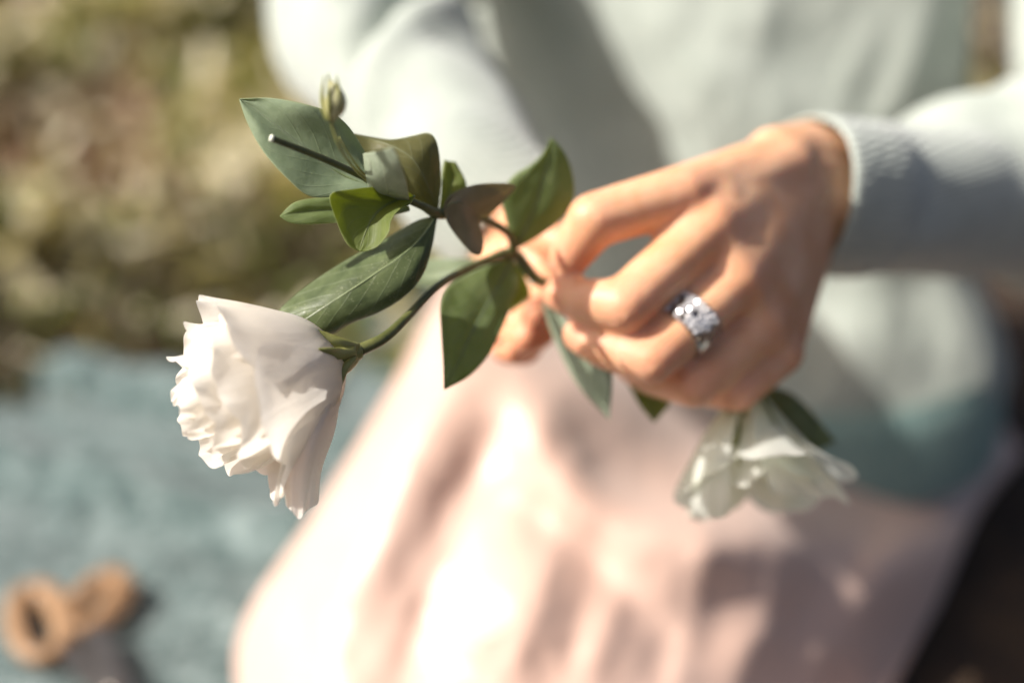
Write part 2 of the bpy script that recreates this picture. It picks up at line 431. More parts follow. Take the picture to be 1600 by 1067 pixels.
# -- her left hand (image right)
LH = {
 'thumb':  ([(1215,258,.644),(1066,304,.604),(928,344,.592),(888,404,.597)], [15,13.2,12.2,9.0]),
 'index':  ([(1112,352,.603),(975,478,.585),(912,470,.592),(874,460,.599)], [12.8,12.0,9.6,7.8]),
 'middle': ([(1152,436,.605),(1018,562,.587),(945,544,.594),(905,524,.601)], [12.2,11.0,9.4,7.8]),
 'ring':   ([(1190,505,.616),(1085,600,.600),(1020,588,.618),(985,570,.632)], [11.8,10.6,9.2,8.0]),
 'pinky':  ([(1216,552,.630),(1150,612,.614),(1095,604,.632),(1060,590,.645)], [11.0,9.6,8.4,7.4]),
}
WL = P(1256, 318, .668)
for k, (pts, rad) in LH.items():
    body.chain([P(*p) for p in pts], [r * mm for r in rad])
def meta(a, b, r0, r1, steps=14, sub=2):
    body.chain([a, b], [r0 * mm, r1 * mm], sub, 0.3)
mc = {'index': P(1232, 254, .652), 'middle': P(1248, 300, .654), 'ring': P(1256, 348, .658), 'pinky': P(1256, 390, .664)}
order = ['index', 'middle', 'ring', 'pinky']
A0 = np.array([mc[k][:] for k in order]); A1 = np.array([P(*LH[k][0][0])[:] for k in order])
for i in range(22):
    s_ = i / 21; x_ = s_ * 3; i0 = min(int(x_), 2); f_ = x_ - i0
    pa = Vector(A0[i0] * (1 - f_) + A0[i0 + 1] * f_); pb = Vector(A1[i0] * (1 - f_) + A1[i0 + 1] * f_)
    arch = math.sin(math.pi * min(s_ * 1.1 + .05, 1))
    for j in range(15):
        t = j / 14; dip = .0022 * (1 - math.cos(2 * math.pi * f_)) * .5 * t ** 3
        body.ball(pa.lerp(pb, t) - FWD * (.0030 * arch * (1 - .4 * t) - dip), (.0150 - .0030 * t - .0012 * s_))
for k in order:
    p = P(*LH[k][0][0]); body.ball(p - FWD * 0.0008 + UP * .0008, 0.0118)
# thenar and web between thumb and index
body.chain([P(1215, 300, .658), P(1100, 350, .632)], [.016, .013])
body.chain([P(1120, 312, .612), P(1085, 318, .608), P(1052, 332, .607)], [.013, .0125, .009])
body.chain([P(1225, 262, .642), P(1110, 312, .612)], [.0150, .0130])
body.chain([WL, P(1330, 320, .693), P(1440, 314, .738)], [.023, .0225, .026])
body.chain([P(1252, 275, .660), P(1315, 298, .684)], [.018, .019]); body.chain([P(1256, 365, .668), P(1315, 355, .686)], [.017, .018])
body.chain([P(1212, 250, .652), P(1258, 250, .668), P(1315, 272, .684)], [.0160, .0185, .0185])
# forearm, elbow, upper arm to shoulder
EL_L, SH_L = P(1770, 335, .85), Vector((.385, 1.03, .52))
body.chain([P(1440, 314, .738), P(1580, 302, .79), EL_L, SH_L], [.026, .030, .036, .042], 3)
# -- her right hand (image left), behind the leaves
RH = {
 'thumb':  ([(752,318,.712),(806,350,.672),(852,368,.650),(884,384,.640)], [13,11,9.6,8]),
 'index':  ([(812,402,.668),(852,446,.650),(852,476,.634),(836,492,.624)], [10.6,9.6,8.4,7.2]),
 'middle': ([(794,432,.668),(848,488,.650),(840,520,.636),(820,530,.626)], [10.6,9.6,8.4,7.2]),
 'ring':   ([(778,460,.672),(830,520,.654),(820,545,.643),(802,548,.635)], [10.2,9.2,8.0,7.0]),
 'pinky':  ([(762,486,.680),(806,532,.664),(798,548,.654),(786,546,.646)], [9.4,8.2,7.2,6.4]),
}
WR = P(742, 268, .730)
for k, (pts, rad) in RH.items():
    body.chain([P(*p) for p in pts], [r * mm for r in rad])
    if k != 'thumb': body.chain([WR + (P(*pts[0]) - P(790, 440, .67)) * 0.45, P(*pts[0])], [.015, .0112])
for t in (.2, .5, .8): body.chain([WR.lerp(P(812,402,.672), t), WR.lerp(P(762,486,.684), t)], [.013, .012])
EL_R, SH_R = P(556, 30, .90), Vector((.005, 1.13, .52))
body.chain([P(800, 345, .697), WR, EL_R, SH_R], [.024, .024, .037, .045], 3)
# shoulders, neck, torso, hips (under the clothes)
body.chain([SH_R, Vector((.165, 1.05, .525)), SH_L], [.042, .045, .042], 3)
body.chain([Vector((.165, 1.06, .53)), Vector((.165, 1.05, .66))], [.045, .045], 3)
for o_ in (-.06, 0, .06):
    c_ = Vector((o_ * math.cos(R(40)), -o_ * math.sin(R(40)), 0))
    body.chain([Vector((.160, 1.05, .50)) + c_, Vector((.158, 1.035, .30)) + c_, Vector((.160, .995, .10)) + c_], [.070, .075, .085], 3)
BODY = body.build('body', 0.0016, 12, M_skin, person)

# redder skin at knuckles and fingertips (pigment, stored per vertex)
co = np.empty(len(BODY.data.vertices) * 3); BODY.data.vertices.foreach_get('co', co); co = co.reshape(-1, 3)
red = np.zeros(len(co))
for H_ in (LH, RH):
    for pts, rad in H_.values():
        for q, wgt in zip(pts, (.75, .9, .55, 1.0)):
            c_ = np.array(P(*q)[:]); red = np.maximum(red, wgt * np.exp(-((co - c_) ** 2).sum(1) / .0125 ** 2))
at_ = BODY.data.attributes.new('redness', 'FLOAT', 'POINT'); at_.data.foreach_set('value', red.astype(np.float32))
# fingernails
def nail(tip, prev, out, w, parent):
    tip = P(*tip); prev = P(*prev); d = (tip - prev).normalized(); out = (out - d * out.dot(d)).normalized(); s = d.cross(out)
    V = []; n_, m_ = 9, 7
    for i in range(n_):
        for j in range(m_):
            a = (j / (m_ - 1) * 2 - 1) * 1.05; t = i / (n_ - 1)
            rw = w * (1 - 0.25 * (abs(t - .45) * 2) ** 3)
            V.append(tip + d * (-.0050 + t * .0108) + s * math.sin(a) * rw + out * (math.cos(a) * w - .0001 - .0016 * t * t))
    o = link('fingernail', V, grid_faces(n_, m_), M_nail, parent); solidify(o, .0006); return o
nail((886,404,.597), (925,340,.592), cdir(-.75, .1, .65), .0072, BODY)
nail((905,524,.601), (945,544,.594), cdir(-.1, .75, .65), .0062, BODY)

# -- sweater: torso and sleeves
sw = Blob()
def sleeve(path, rad, folds, nseg=90, m=56, seed=0):
    pts = np.array([list(p) for p in path]); data = np.hstack([pts, np.array(rad)[:, None]])
    S = [catmull(data, i / (nseg - 1)) for i in range(nseg)]; C = [Vector(s[:3]) for s in S]; V = []
    nrm = UP.copy()
    for i in range(nseg):
        t = (C[min(i + 1, nseg - 1)] - C[max(i - 1, 0)]).normalized(); nrm = (nrm - t * nrm.dot(t)).normalized(); b = t.cross(nrm)
        for j in range(m):
            a = 2 * math.pi * j / m; d = nrm * math.cos(a) + b * math.sin(a); r = S[i][3]; tt = i / (nseg - 1)
            for (t0, w, amp, a0, skew) in folds:
                da = math.atan2(math.sin(a - a0), math.cos(a - a0))
                r += amp * math.exp(-((tt - t0 - skew * da) / w) ** 2) * math.exp(-(da / 1.5) ** 2)
            r += .0035 * noise.noise(Vector((tt * 9 + seed, math.cos(a) * 1.3, math.sin(a) * 1.3)))
            V.append(C[i] + d * r)
    F = grid_faces(nseg, m, True); F.append(tuple(reversed(range(m)))); F.append(tuple((nseg - 1) * m + j for j in range(m)))
    sw.add(V, F)
CL = P(1254, 303, .674); CLd = (EL_L - CL).normalized()
sleeve([CL + CLd * .022, P(1440, 312, .735), P(1580, 298, .79), EL_L + UP * .01, EL_L.lerp(SH_L, .45), SH_L], [.0362, .0400, .050, .064, .064, .068],
       [(.22, .03, .010, -.3, .05), (.30, .03, .014, .2, -.05), (.40, .035, .016, -.2, .06), (.16, .025, -.004, .1, .04)], seed=2)
CR = P(806, 350, .700); CRd = (EL_R - CR).normalized()
sleeve([CR + CRd * .022, P(700, 215, .765), P(620, 100, .83), EL_R + UP * .0, EL_R.lerp(SH_R, .4), SH_R], [.0330, .0425, .049, .054, .066, .078],
       [(.42, .028, .022, .3, .06), (.345, .022, -.018, .2, .07), (.50, .025, -.024, .5, -.05), (.57, .03, .020, .2, .05), (.24, .03, .010, -.4, .06), (.65, .03, -.018, -.4, .06), (.29, .016, -.008, -.6, .05), (.18, .02, -.006, .5, -.05)], seed=5)
# torso
zs = [(.075, .862, .208, .112, .160), (.12, .868, .206, .118, .160), (.20, .900, .192, .112, .152), (.30, .918, .196, .112, .138), (.40, .925, .194, .112, .134), (.50, .945, .17, .105, .150), (.56, .99, .11, .075, .165), (.575, 1.02, .06, .05, .165)]
TC, TS = math.cos(R(40)), math.sin(R(40)); zz = np.array(zs); V = []; nseg, m = 110, 120
for i in range(nseg):
    z = .075 + (.575 - .075) * i / (nseg - 1)
    yf, rx, ry, xc = [np.interp(z, zz[:, 0], zz[:, q]) for q in (1, 2, 3, 4)]
    for j in range(m):
        a = 2 * math.pi * j / m; ca, sa = math.cos(a), math.sin(a)
        fold = .010 * math.sin(z * 38 + 2.2 * ca + 1.6 * sa) * math.exp(-((z - .15) / .09) ** 2) + .012 * fbm(ca * 1.2 + z * 2.0, sa * 1.2 - z * 3, 1.8, 7)
        fold += .010 * math.sin(a * 5 + z * 22) * max(0, .7 - abs(z - .3) * 3)
        X, Y = (rx + fold) * ca, (ry + fold) * sa; V.append(Vector((xc + X * TC + Y * TS, yf + ry - X * TS + Y * TC, z + .012 * sa)))
F = grid_faces(nseg, m, True); F.append(tuple(reversed(range(m)))); F.append(tuple((nseg - 1) * m + j for j in range(m)))
sw.add(V, F)
SWEATER = sw.build('sweater', 0.0032, 3, M_knit, person)
SWEATER['label'] = 'pale sage knit sweater with long sleeves'

def cuff(center, axis, r, length, mat, up, nrib=46, flare=0.0):
    """thick ribbed knit cuff, open at the hand end; axis points up the arm"""
    axis = axis.normalized(); e1 = (up - axis * up.dot(axis)).normalized(); e2 = axis.cross(e1)
    prof = [(length, .90, 0), (length * .8, 1.0, 1), (length * .55, 1.01, 1), (length * .3, 1.0, 1), (length * .12, 1.0, 1), (.002, .985, 1), (-.0015, .955, .6), (-.0005, .92, .2), (.004, .90, 0), (length * .5, .89, 0), (length * .9, .88, 0)]
    m_ = nrib * 4; V = []
    for (h, k, rb) in prof:
        for j in range(m_):
            a = 2 * math.pi * j / m_
            rr = r * k + rb * .00030 * math.cos(a * nrib) + .0015 * math.sin(2 * a + .6) + flare * max(0, 1 - h / length) * .004
            V.append(center + axis * (h + .0015 * math.sin(3 * a)) + (e1 * math.cos(a) + e2 * math.sin(a)) * rr)
    return link('cuff', V, grid_faces(len(prof), m_, True), mat, SWEATER)
cuff(CL, cdir(.83, -.02, -.56), .0370, .05, M_knit, UP)
cuff(CR, cdir(-.72, .64, -.27), 0.0345, .055, M_knit, UP)
# hem band
m_ = 480; V = []
for (z, k, rb) in [(.135, .985, 0), (.120, 1.012, 1), (.095, 1.022, 1), (.070, 1.022, 1), (.060, 1.01, .6), (.058, .985, .2), (.064, .96, 0), (.11, .95, 0)]:
    for j in range(m_):
        a = 2 * math.pi * j / m_; ca, sa = math.cos(a), math.sin(a)
        f = rb * .0010 * math.cos(a * 120) + .006 * math.sin(3 * a + 1) * (1 if z < .11 else .4)
        X, Y = (.200 + f) * k * ca, (.116 + f) * k * sa; V.append(Vector((.162 + X * TC + Y * TS, .862 + .112 - X * TS + Y * TC, z + .012 * sa + .006 * math.sin(2 * a + 1))))
link('hem_band', V, grid_faces(8, m_, True), M_rib_knit, SWEATER)

# -- skirt
rows = [
 [(760,380,1.02),(705,420,.93),(800,440,.93),(950,520,.97),(1150,600,1.02),(1350,680,1.05),(1590,700,1.08),(1560,700,1.16)],
 [(690,560,.98),(622,590,.89),(720,590,.84),(880,610,.84),(1080,690,.89),(1320,765,.95),(1525,785,1.01),(1490,790,1.10)],
 [(560,790,.97),(494,800,.875),(600,800,.815),(800,800,.795),(1020,820,.805),(1270,860,.845),(1478,885,.93),(1450,890,1.03)],
 [(430,960,.935),(388,965,.865),(500,980,.80),(740,980,.77),(980,980,.775),(1230,985,.81),(1425,1015,.89),(1405,1020,.97)],
 [(420,1080,.87),(374,1085,.835),(480,1110,.775),(710,1120,.745),(960,1120,.75),(1190,1120,.78),(1380,1130,.85),(1360,1130,.915)],
 [(450,1250,.775),(420,1260,.765),(500,1300,.735),(700,1320,.70),(940,1320,.70),(1160,1310,.72),(1330,1290,.765),(1310,1280,.79)],
 [(470,1330,.745),(450,1360,.735),(510,1440,.715),(700,1480,.703),(920,1480,.703),(1120,1460,.708),(1300,1380,.73),(1300,1360,.737)],
]
G = np.array(rows, float); nr, nc = G.shape[:2]; NU, NV = 150, 170
def cr1(A, t):
    n_ = len(A); x = t * (n_ - 1); i = min(int(x), n_ - 2); x -= i
    p0 = A[max(i - 1, 0)] if i > 0 else 2 * A[0] - A[1]; p1, p2 = A[i], A[i + 1]; p3 = A[i + 2] if i + 2 < n_ else 2 * A[-1] - A[-2]
    return 0.5 * (2 * p1 + (p2 - p0) * x + (2 * p0 - 5 * p1 + 4 * p2 - p3) * x * x + (3 * p1 - p0 - 3 * p2 + p3) * x ** 3)
grid = np.zeros((NV, NU, 3))
for i in range(NV):
    row = cr1(G, i / (NV - 1))
    for j in range(NU): grid[i, j] = cr1(row, j / (NU - 1))
# fold ridges: (pixel path, height m, half width px)
RIDGES = [
 ([(740,470),(660,640),(590,800),(530,960),(510,1150)], .030, 70),
 ([(830,560),(760,720),(690,880),(640,1100)], -.012, 44),
 ([(790,560),(840,680),(920,780),(1030,830),(1150,860)], .024, 50),
 ([(700,1010),(790,960),(900,980)], .024, 115),
 ([(780,780),(880,840),(960,910),(1040,1010)], -.010, 36),
 ([(1010,960),(1100,860),(1240,780),(1340,740)], .026, 90),
 ([(1080,1120),(1180,1000),(1260,900)], .012, 60),
 ([(1270,1080),(1380,900),(1500,780)], .016, 50),
 ([(1250,1010),(1320,880),(1400,790)], -.007, 34),
 ([(470,860),(430,960),(440,1080)], .014, 34),
 ([(860,640),(760,760),(650,920),(580,1100)], .0035, 22), ([(900,720),(860,880),(780,1100)], .0035, 22),
 ([(1000,840),(960,960),(900,1100)], .004, 24), ([(1110,820),(1080,960),(1060,1100)], .0035, 22),
 ([(1240,800),(1190,960),(1140,1100)], .0035, 24), ([(730,560),(600,780),(470,1010)], .003, 20),
 ([(1350,760),(1300,900),(1250,1080)], .0035, 22), ([(690,620),(560,840),(430,1040)], -.003, 20),
]
dens_r = []
for path, h, w in RIDGES:
    pp = np.array([catmull(np.array(path, float), t) for t in np.linspace(0, 1, 40)]); dens_r.append((pp, h, w))
V = []
for i in range(NV):
    for j in range(NU):
        px, py, Z = grid[i, j]; dz = 0
        for pp, h, w in dens_r:
            d2 = (pp[:, 0] - px) ** 2 + (pp[:, 1] - py) ** 2; k = int(d2.argmin())
            fade = math.sin(math.pi * (0.12 + 0.76 * k / 39)); dz += h * fade * math.exp(-d2[k] / (w * w))
        e = min(j / (NU - 1), 1 - j / (NU - 1)); dz *= .68 * min(1, e / .10)
        dz += .004 * fbm(px / 160, py / 260, 1.0, 5.5)
        p = P(px, py, Z - dz); p.z = max(p.z, .012 + .002 * (j % 2)); V.append(p)
sk = link('skirt', V, grid_faces(NV, NU), M_silk, person); solidify(sk, .0012); subsurf(sk, 1)
sk['label'] = 'blush pink satin skirt draped in soft folds'

# -- ring on the middle finger
a, bb = P(1152, 436, .605), P(1018, 562, .587); ax = (bb - a).normalized(); rc = a.lerp(bb, .58)
ring = empty('ring', rc, 'wide silver ring with sparkling stones on the middle finger', 'ring')
out = (cdir(-.25, .25, .9)); out = (out - ax * out.dot(ax)).normalized(); sd_ = ax.cross(out)
V = []; prof = [(-.0070, .0110), (-.0068, .0127), (0, .0132), (.0068, .0127), (.0070, .0110), (0, .0108)]; m_ = 56
for (h, r) in prof:
    for j in range(m_):
        t = 2 * math.pi * j / m_; V.append(rc + ax * h + (out * math.cos(t) + sd_ * math.sin(t)) * r)
F = [((i % 6) * m_ + j, (i % 6) * m_ + (j + 1) % m_, ((i + 1) % 6) * m_ + (j + 1) % m_, ((i + 1) % 6) * m_ + j) for i in range(6) for j in range(m_)]
link('band', V, F, M_silver, ring)
rr_ = random.Random(4)
for i in range(5):
    for j in range(9):
        t = -.85 + j * .2125 + (.1 if i % 2 else 0); rad_ = out * math.cos(t) + sd_ * math.sin(t); tan_ = -out * math.sin(t) + sd_ * math.cos(t)
        c = rc + ax * (-.0052 + i * .0026) + rad_ * .01295
        tl = (rad_ + ax * rr_.uniform(-.6, .6) + tan_ * rr_.uniform(-.6, .6)).normalized()
        V = [c + (ax * math.cos(q * math.pi / 3) + tan_ * math.sin(q * math.pi / 3)) * .00145 for q in range(6)] + [c + tl * .0010 + (ax * math.cos(q * math.pi / 3 + .5) + tan_ * math.sin(q * math.pi / 3 + .5)) * .0007 for q in range(6)]
        F = [(q, (q + 1) % 6, 6 + (q + 1) % 6, 6 + q) for q in range(6)] + [tuple(range(6, 12))]
        link('stone', V, F, M_oxid if rr_.random() < .12 else M_stone, ring, smooth=False)

# ------------------------------------------------------------------ flowers
def rail_leaf(name, left, mid, right, mat, parent, n=34, m=8, puff=.0012, wav=.0010, thick=.0004, rib=True, seed=0):
    V = []; UV = []; ms = []
    for i in range(n):
        t = i / (n - 1); l = catmull(left, t); c = catmull(mid, t); r = catmull(right, t)
        for j in range(-m, m + 1):
            s = j / m; a = abs(s); e = l if s < 0 else r
            q = c * (1 - a) + e * a
            hw = np.linalg.norm((e - c)[:2]) / FPX * .55
            q = q.copy(); q[2] -= puff * 4 * a * (1 - a) * min(hw / .012, 1)
            q[2] += wav * noise.noise(Vector((t * 4 + seed * 3.1, s * 2.2, seed * 1.7))) * a * 2
            V.append(P(*q)); UV.append((t, .5 + .5 * s))
        ms.append(P(*c))
    o = link(name, V, grid_faces(n, 2 * m + 1), mat, parent, UV); solidify(o, thick); subsurf(o, 1)
    if rib:
        k = [ms[int(q * (n - 1))] + FWD * .0000 for q in (0, .2, .4, .6, .8, .93)]
        tube('midrib', k, [.0006, .0005, .0004, .00032, .0002, .0001], M_rib, o, 24, 6)
    return o

main = empty('flower_stem', P(805, 395, .600), 'sharp white ruffled lisianthus bloom on a long leafy green stem, left of the hands', 'flower')

# stems
tube('stem', [P(560,548,.531), P(600,528,.535), P(640,491,.545), P(682,449,.558), P(722,424,.575), P(762,407,.59), P(803,397,.600), P(838,436,.604), P(880,452,.610), P(960,490,.63), P(1060,520,.64)],
     [.0024, .0021, .0017, .0016, .0017, .0019, .0026, .0024, .0024, .0022, .002], M_stem, main, 90, 14)
tube('stem', [P(803,399,.600), P(797,368,.592), P(757,343,.578), P(720,333,.566), P(684,334,.553), P(660,322,.545), P(620,305,.536), P(570,280,.528)], [.0022, .0018, .0016, .0017, .0022, .0016, .0013, .0011], M_stem, main, 60, 12)
s1 = tube('cut_side_stem', [P(596,291,.532), P(560,273,.525), P(500,246,.516), P(423,216,.505)], [.0014, .0013, .00125, .0012], M_stem_dark, main, 30, 12)
d_ = (P(423,216,.505) - P(500,246,.516)).normalized()
tube('cut_end', [P(426,217,.5053), P(426,217,.5053) + d_ * .0009], [.00132, .00126], M_cut, s1, 4, 14)
# bud
stalk = tube('bud_stalk', [P(590,293,.528), P(560,270,.515), P(532,232,.492), P(520,200,.488), P(517,184,.486)], [.0008, .0006, .0005, .0005, .0008], M_calyx, main, 30, 8)
tube('bud_stalk', [P(600,290,.530), P(572,275,.522), P(548,245,.506), P(530,215,.500)], [.0007, .0005, .0004, .0003], M_calyx, main, 24, 8)
bud = tube('bud', [P(517,186,.486), P(520,178,.4855), P(524,163,.485), P(523,148,.4845), P(519,134,.484), P(516,126,.484)], [.0012, .0028, .0038, .0032, .0016, .0003], M_bud, main, 30, 14)
for a_ in range(5):
    q = a_ * 2 * math.pi / 5 + .6; ox, oz = math.cos(q), math.sin(q)
    tube('sepal', [P(517 + 4 * ox, 188, .486 + .0005 * oz), P(519 + 14 * ox, 168, .4852 + .0036 * oz), P(518 + 15 * ox, 146, .4845 + .0036 * oz), P(517 + 11 * ox, 119 - 3 * (a_ % 2), .484 + .003 * oz)], [.0008, .0010, .0007, .0002], M_calyx, bud, 20, 6)

LEAVES = [
 # name-label, left, mid, right, mat
 ('large pointed leaf beside the bud', [(600,300,.536),(545,305,.530),(486,308,.526),(450,281,.523),(413,240,.522),(386,192,.523),(374,155,.525)],
  [(600,298,.536),(568,287,.535),(528,272,.534),(470,226,.530),(428,194,.527),(398,170,.526),(374,155,.525)],
  [(600,288,.540),(572,240,.538),(547,200,.532),(520,177,.528),(470,161,.524),(420,153,.524),(374,155,.525)], M_leaf_grey, {}),
 ('bronze leaf curling back at the top', [(684,334,.553),(650,315,.548),(612,280,.545),(585,262,.545),(560,248,.545),(540,225,.544),(526,204,.543)],
  [(684,334,.553),(668,290,.545),(646,250,.541),(612,228,.542),(580,218,.545),(550,210,.544),(526,204,.543)],
  [(684,334,.553),(689,280,.552),(684,226,.548),(672,208,.550),(648,212,.552),(612,219,.552),(526,204,.543)], M_leaf_olive, dict(rib=False)),
 ('small pale leaf turned towards the lens', [(585,312,.538),(578,300,.527),(572,280,.518),(569,258,.513),(567,240,.511)],
  [(606,312,.535),(606,298,.518),(603,276,.504),(599,255,.497),(592,236,.494)],
  [(640,315,.533),(638,298,.514),(633,275,.499),(625,252,.490),(614,230,.486)], M_leaf_pale, dict(wav=.0004, rib=False)),
 ('cupped yellow green leaf in front', [(648,307,.535),(630,296,.526),(590,292,.520),(548,296,.517),(515,304,.517),(524,342,.517),(543,383,.519),(562,393,.521)],
  [(648,307,.535),(625,312,.532),(603,322,.529),(588,335,.527),(577,352,.525),(569,370,.523),(564,384,.522),(562,393,.521)],
  [(648,307,.535),(642,318,.528),(624,328,.523),(611,345,.519),(608,363,.518),(592,384,.519),(577,392,.520),(562,393,.521)], M_leaf_bright, dict(puff=-.0015)),
 ('narrow dark leaf behind the yellow green one', [(640,330,.546),(560,347,.540),(520,349,.538),(480,351,.536),(452,348,.535),(437,338,.534)],
  [(640,328,.546),(560,328,.541),(520,328,.539),(480,330,.537),(455,334,.535),(437,338,.534)],
  [(640,322,.546),(560,308,.541),(515,308,.538),(480,311,.536),(457,318,.535),(437,338,.534)], M_leaf, {}),
 ('long glossy dark leaf above the bloom', [(684,336,.553),(650,345,.553),(600,374,.552),(548,402,.551),(500,432,.549),(462,460,.547),(432,490,.545),(420,530,.545)],
  [(684,336,.553),(655,375,.546),(622,405,.542),(580,432,.540),(535,462,.538),(495,488,.538),(460,510,.540),(420,530,.545)],
  [(684,336,.553),(674,392,.548),(660,432,.545),(632,464,.543),(592,489,.542),(550,505,.542),(506,528,.543),(420,530,.545)], M_leaf_dark, dict(puff=.002)),
 ('green leaf peeking out behind the node', [(686,336,.556),(689,300,.560),(690,270,.562),(694,250,.564)],
  [(686,336,.556),(702,305,.562),(706,280,.565),(702,252,.566)],
  [(686,336,.556),(722,312,.562),(729,288,.565),(712,253,.567)], M_leaf_bright, {}),
 ('folded bronze leaf at mid stem', [(757,343,.577),(785,318,.570),(806,290,.565),(770,286,.560),(736,290,.556),(708,302,.553),(696,315,.552),(694,330,.552)],
  [(757,343,.577),(747,338,.570),(738,331,.563),(728,323,.557),(717,316,.553),(706,317,.551),(700,322,.551),(694,330,.552)],
  [(757,343,.577),(747,352,.572),(756,375,.568),(751,399,.563),(737,396,.559),(712,368,.555),(698,346,.552),(694,330,.552)], M_leaf_brown, dict(puff=-.001)),
 ('upright leaf in front of the thumb', [(803,392,.600),(790,345,.592),(784,305,.586),(800,276,.583),(828,258,.582),(848,240,.582),(861,215,.582)],
  [(803,392,.600),(822,355,.594),(835,325,.589),(845,295,.586),(853,265,.584),(858,240,.583),(861,215,.582)],
  [(803,392,.600),(848,366,.598),(880,340,.594),(897,308,.591),(894,268,.588),(880,235,.585),(861,215,.582)], M_leaf, {}),
 ('hanging pointed leaf below the stem', [(800,402,.600),(745,422,.590),(700,448,.578),(688,475,.571),(689,520,.566),(692,565,.562),(694,609,.560)],
  [(800,402,.600),(785,435,.592),(765,470,.583),(744,508,.575),(725,545,.568),(708,580,.563),(694,609,.560)],
  [(800,402,.600),(812,440,.596),(800,475,.589),(785,512,.581),(763,556,.574),(733,588,.567),(694,609,.560)], M_leaf, dict(puff=.0015)),
 ('small light green leaf under the node', [(806,405,.604),(792,445,.612),(790,470,.616),(794,490,.618)],
  [(806,405,.604),(806,440,.612),(808,468,.617),(794,490,.618)],
  [(806,405,.604),(822,435,.612),(828,465,.617),(794,490,.618)], M_leaf_bright, dict(rib=False)),
 ('grey green leaf lying behind the stem', [(798,400,.604),(760,405,.612),(715,404,.616),(655,404,.620),(600,415,.622)],
  [(798,400,.604),(760,412,.612),(715,418,.616),(660,425,.620),(600,415,.622)],
  [(798,400,.604),(755,420,.612),(722,438,.616),(665,450,.620),(600,415,.622)], M_leaf_grey, {}),
]
for i, (lab, l, c, r, mt, kw) in enumerate(LEAVES):
    o = rail_leaf('leaf', l, c, r, mt, main, seed=i + 1, **kw); o['label'] = lab

def petal_geo(o0, ax, e1, e2, phi, hw, prof, rimlow, ruf, k, seed, n=26, m=28, tear=0.0):
    """prof: control rows (axial, radial); hw: half angle in rad at widest"""
    V = []; UV = []; pr = np.array(prof, float)
    for i in range(n):
        for j in range(m):
            s = j / (m - 1) * 2 - 1; v = i / (n - 1)
            vm = 1 - rimlow * abs(s) ** 2.6 + .030 * noise.noise(Vector((s * 2.6, seed, 2.2))) + .008 * noise.noise(Vector((s * 5, seed, 7.2))) + tear * max(0, .4 - abs(s - .2)) * -.3
            t = min(v * vm, 1.06)
            p = catmull(pr, min(t, 1.0)) + (catmull(pr, 1.0) - catmull(pr, .97)) * max(0, t - 1) / .03
            w = hw * (0.30 + 0.70 * math.sin(min(t / .75, 1) * math.pi / 2)) * (1 - .25 * max(0, (t - .75) / .25) ** 2)
            a = phi + s * w
            rf = ruf * (t ** 3 * (math.sin(k * s + seed * 2.1) * .45 + .7 * noise.noise(Vector((s * 1.6, t * 1.8, seed * 4.3)))) + t ** 8 * (1.0 * noise.noise(Vector((s * 2.4, t * 2, seed * 2.3))) + .15 * noise.noise(Vector((s * 6, t, seed)))))
            rf += .0014 * noise.noise(Vector((s * 1.8, t * 2.5, seed + 20)))
            # edges of a petal tuck outwards / inwards alternately so layers overlap
            rad = p[1] + rf + .0016 * s * t
            ax_off = p[0] + ruf * .5 * t ** 4 * noise.noise(Vector((s * 2.5, 5.5, seed * 3.3)))
            V.append(o0 + ax * ax_off + (e1 * math.cos(a) + e2 * math.sin(a)) * rad); UV.append((v, .5 + .5 * s))
    return V, grid_faces(n, m), UV

def petal(parent, mat, *a, **k):
    V, F, UV = petal_geo(*a, **k); o = link('petal', V, F, mat, parent, UV); subsurf(o, 1); return o

# bloom: axis towards image left, a little down and towards the lens
F0 = P(540, 556, .533); FA = cdir(-.88, -.33, .36)
FE1 = (UP - FA * UP.dot(FA)).normalized(); FE2 = FA.cross(FE1)
bloom_core = tube('bloom', [F0 - FA * .004, F0 - FA * .001, F0 + FA * .006, F0 + FA * .014, F0 + FA * .019], [.0030, .0048, .0062, .0068, .003], M_calyx, main, 24, 20)
bloom_core['label'] = 'open white ruffled bloom seen from the side'
outer = [(.002, .006), (.010, .0175), (.021, .0250), (.031, .0305), (.039, .0345), (.044, .0375)]
midp = [(.003, .005), (.012, .0150), (.026, .0225), (.040, .0270), (.049, .0285), (.0535, .0288)]
inn = [(.005, .003), (.016, .0105), (.032, .0165), (.047, .0195), (.056, .0196), (.0605, .0190)]
core = [(.006, .002), (.020, .006), (.036, .0095), (.052, .0110), (.061, .0105), (.0655, .0080)]
A = (F0, FA, FE1, FE2)
for i in range(6): petal(bloom_core, M_petal, *A, i * 2 * math.pi / 6 + .25, .80, outer, .20, .0042, 2.5, 1.3 + i * 1.7)
for i in range(6): petal(bloom_core, M_petal, *A, i * 2 * math.pi / 6 + .80, .80, midp, .18, .0050, 3.0, 20.3 + i * 2.3)
for i in range(5): petal(bloom_core, M_petal, *A, i * 2 * math.pi / 5 + .1, .95, inn, .16, .0048, 3.5, 41.7 + i * 3.1)
for i in range(4): petal(bloom_core, M_petal, *A, i * 2 * math.pi / 4 + .5, 1.1, core, .14, .0036, 4, 67.1 + i * 1.9)

